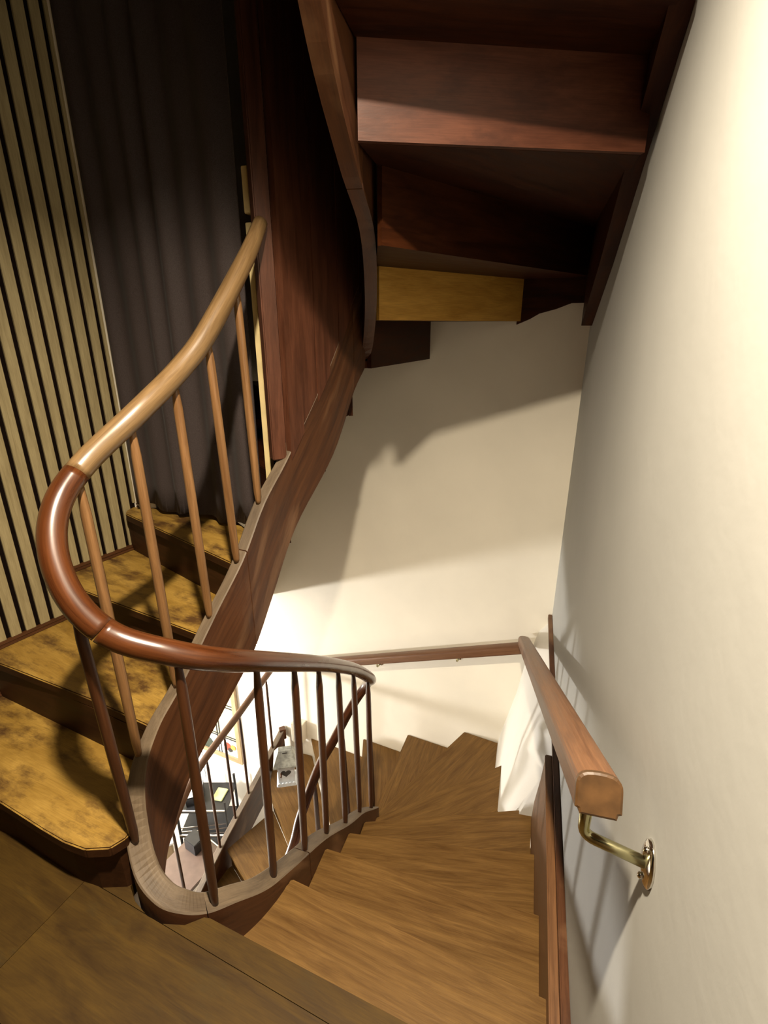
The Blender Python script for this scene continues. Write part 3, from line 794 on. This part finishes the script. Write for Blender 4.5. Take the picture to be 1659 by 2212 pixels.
# large framed picture
S0, S1, Z0, Z1 = 0.36, 1.5, -2.42, -0.95
pic = empty('picture', (*LWp(0.9), -1.7), 'large framed picture in pale wood with black lines on the white wall below', 'picture')
def lbox(s0, s1, z0, z1, o0, o1, mat, name, parent, g=None):
    bm = prism([LWp(s0, o0), LWp(s1, o0), LWp(s1, o1), LWp(s0, o1)], z0, z1); set_grain(bm, g or (0, 0, 1)); return finish(name, bm, mat, parent)
lbox(S0 + .03, S1 - .03, Z0 + .03, Z1 - .03, 0.002, 0.016, M_canvas, 'canvas', pic)
for a in ((S0, S0 + .045, Z0, Z1), (S1 - .045, S1, Z0, Z1)): lbox(*a, 0.002, 0.035, M_frame, 'frame', pic)
for a in ((S0 + .046, S1 - .046, Z0, Z0 + .045), (S0 + .046, S1 - .046, Z1 - .045, Z1)): lbox(*a, 0.002, 0.035, M_frame, 'frame', pic, tuple(LW))
for z in (-1.775, -1.805, -2.15, -2.175): lbox(S0 + .046, S1 - .046, z - .004, z + .004, 0.016, 0.022, M_black, 'line', pic)
for s_ in (0.605, 0.635, 0.95): lbox(s_, s_ + .010, Z0 + .046, Z1 - .046, 0.016, 0.022, M_black, 'line', pic)
lbox(S0 + .046, S1 - .046, Z0 + .046, -2.18, 0.016, 0.019, M_paper, 'lower_band', pic)
def disc(parent, name, s_, z, rad, mat, off=0.023, sq=1.0):
    bm = bmesh.new(); c = Vector((*LWp(s_, off), z)); ring = [bm.verts.new(c + LW * math.cos(a) * rad + Vector((0, 0, 1)) * math.sin(a) * rad * sq) for a in [2 * math.pi * i / 16 for i in range(16)]]
    r2 = [bm.verts.new(v.co - LWN * 0.004) for v in ring]
    bm.faces.new(ring); bm.faces.new(r2)
    for i in range(16): bm.faces.new((ring[i], ring[(i + 1) % 16], r2[(i + 1) % 16], r2[i]))
    finish(name, bm, mat, parent)
disc(pic, 'round_mark', 0.78, -2.31, 0.075, plain('dark_green', (0.03, 0.045, 0.03)))
disc(pic, 'flower', 0.53, -2.27, 0.045, M_red); disc(pic, 'flower', 0.50, -2.30, 0.024, M_hole, 0.028); disc(pic, 'flower', 0.46, -2.26, 0.03, plain('orange', (0.8, 0.35, 0.08)), 0.026)
pap = finish('paper_sheet', prism([LWp(0.9, 0.002), LWp(1.12, 0.002), LWp(1.12, 0.006), LWp(0.9, 0.006)], -2.86, -2.50), M_bluew); rehome(pap, (*LWp(1.0), -2.86)); tag(pap, 'pale bluish sheet pinned on the white wall under the picture', 'paper')

# taupe table
tb = empty('table', (-1.5, 2.8, -3.30), 'plain taupe table whose top shows through the balusters below', 'table')
Bc = Vector((-1.585, 3.12, 0)); e1 = Vector((-0.113, -0.192, 0)).normalized(); e2 = Vector((0.209, -0.14, 0)).normalized()
def tp(u, v): p = Bc + e1 * u + e2 * v; return (p.x, p.y)
finish('table_top', prism([tp(0, 0), tp(0.9, 0), tp(0.9, 0.36), tp(0, 0.36)], -2.53, -2.50, 0.004), M_tbl, tb)
for u, v in ((0.03, 0.03), (0.84, 0.03), (0.84, 0.29), (0.03, 0.29)):
    finish('leg', prism([tp(u, v), tp(u + .035, v), tp(u + .035, v + .035), tp(u, v + .035)], -3.30, -2.53), M_tbl, tb)
finish('edge_strip', prism([tp(-0.010, 0.12), tp(-0.001, 0.12), tp(-0.001, 0.35), tp(-0.010, 0.35)], -2.525, -2.50), M_steel, tb)

# black wire trolley with things on its shelves
tx, ty, FZ = -1.634, 3.50, -3.30
tc_ = empty('trolley', (tx, ty, FZ), 'black metal shelf trolley with steel edges standing against the white wall', 'trolley')
for dx in (-0.22, 0.22):
    for dy in (-0.15, 0.15): finish('post', tube([(tx + dx, ty + dy, FZ), (tx + dx, ty + dy, -2.46)], 0.012, 8), M_black, tc_)
for z in (-3.18, -2.88, -2.58):
    finish('shelf', box((tx, ty, z), (0.46, 0.32, 0.014), 0, 0.002), M_black, tc_)
    finish('shelf_edge', tube([(tx - .22, ty - .165, z + .03), (tx + .22, ty - .165, z + .03)], 0.009, 8), M_steel, tc_)
for k in range(3):
    finish('rod', tube([(tx - .22, ty - .15, -2.88 + .05 * k), (tx + .22, ty - .15, -2.82 + .05 * k)], 0.005, 6), M_steel, tc_)
def thing_box(name, c, s, rz, mat, label, cat, bev=0.004):
    o = finish(name, box(c, s, rz, bev), mat); rehome(o, (c[0], c[1], c[2] - s[2] / 2)); return tag(o, label, cat)
thing_box('box', (tx - 0.10, ty, -2.528), (0.15, 0.18, 0.09), 0.3, M_black, 'black box standing on the top shelf of the trolley', 'box')
thing_box('magazine', (tx - 0.10, ty, -2.479), (0.15, 0.18, 0.007), 0.3, M_paper, 'white magazine lying on the black box on the trolley', 'magazine')
thing_box('booklet', (tx + 0.12, ty + 0.02, -2.564), (0.10, 0.13, 0.016), -0.2, M_green, 'yellow-green booklet lying on the trolley top', 'booklet')
# cabinet further left with papers
cb = empty('cabinet', (-2.1, 3.2, -3.30), 'low pale cabinet half hidden behind the wooden string below', 'cabinet')
finish('body', box((-2.10, 3.20, -2.98), (0.42, 0.40, 0.62), 0.5, 0.005), M_frame, cb)
finish('top', box((-2.10, 3.20, -2.656), (0.46, 0.44, 0.028), 0.5, 0.004), M_paper, cb)
thing_box('magazine', (-2.02, 3.24, -2.637), (0.22, 0.28, 0.010), 0.9, M_bluew, 'pale blue magazine on the low cabinet top', 'magazine')
thing_box('leaflet', (-2.00, 3.22, -2.628), (0.08, 0.17, 0.007), 0.7, M_red, 'red leaflet lying on the pale blue magazine', 'leaflet')
tq = tp(0.10, 0.12)
thing_box('box', (tq[0], tq[1], -2.445), (0.13, 0.11, 0.11), -0.55, M_black, 'black box on the taupe table corner', 'box')
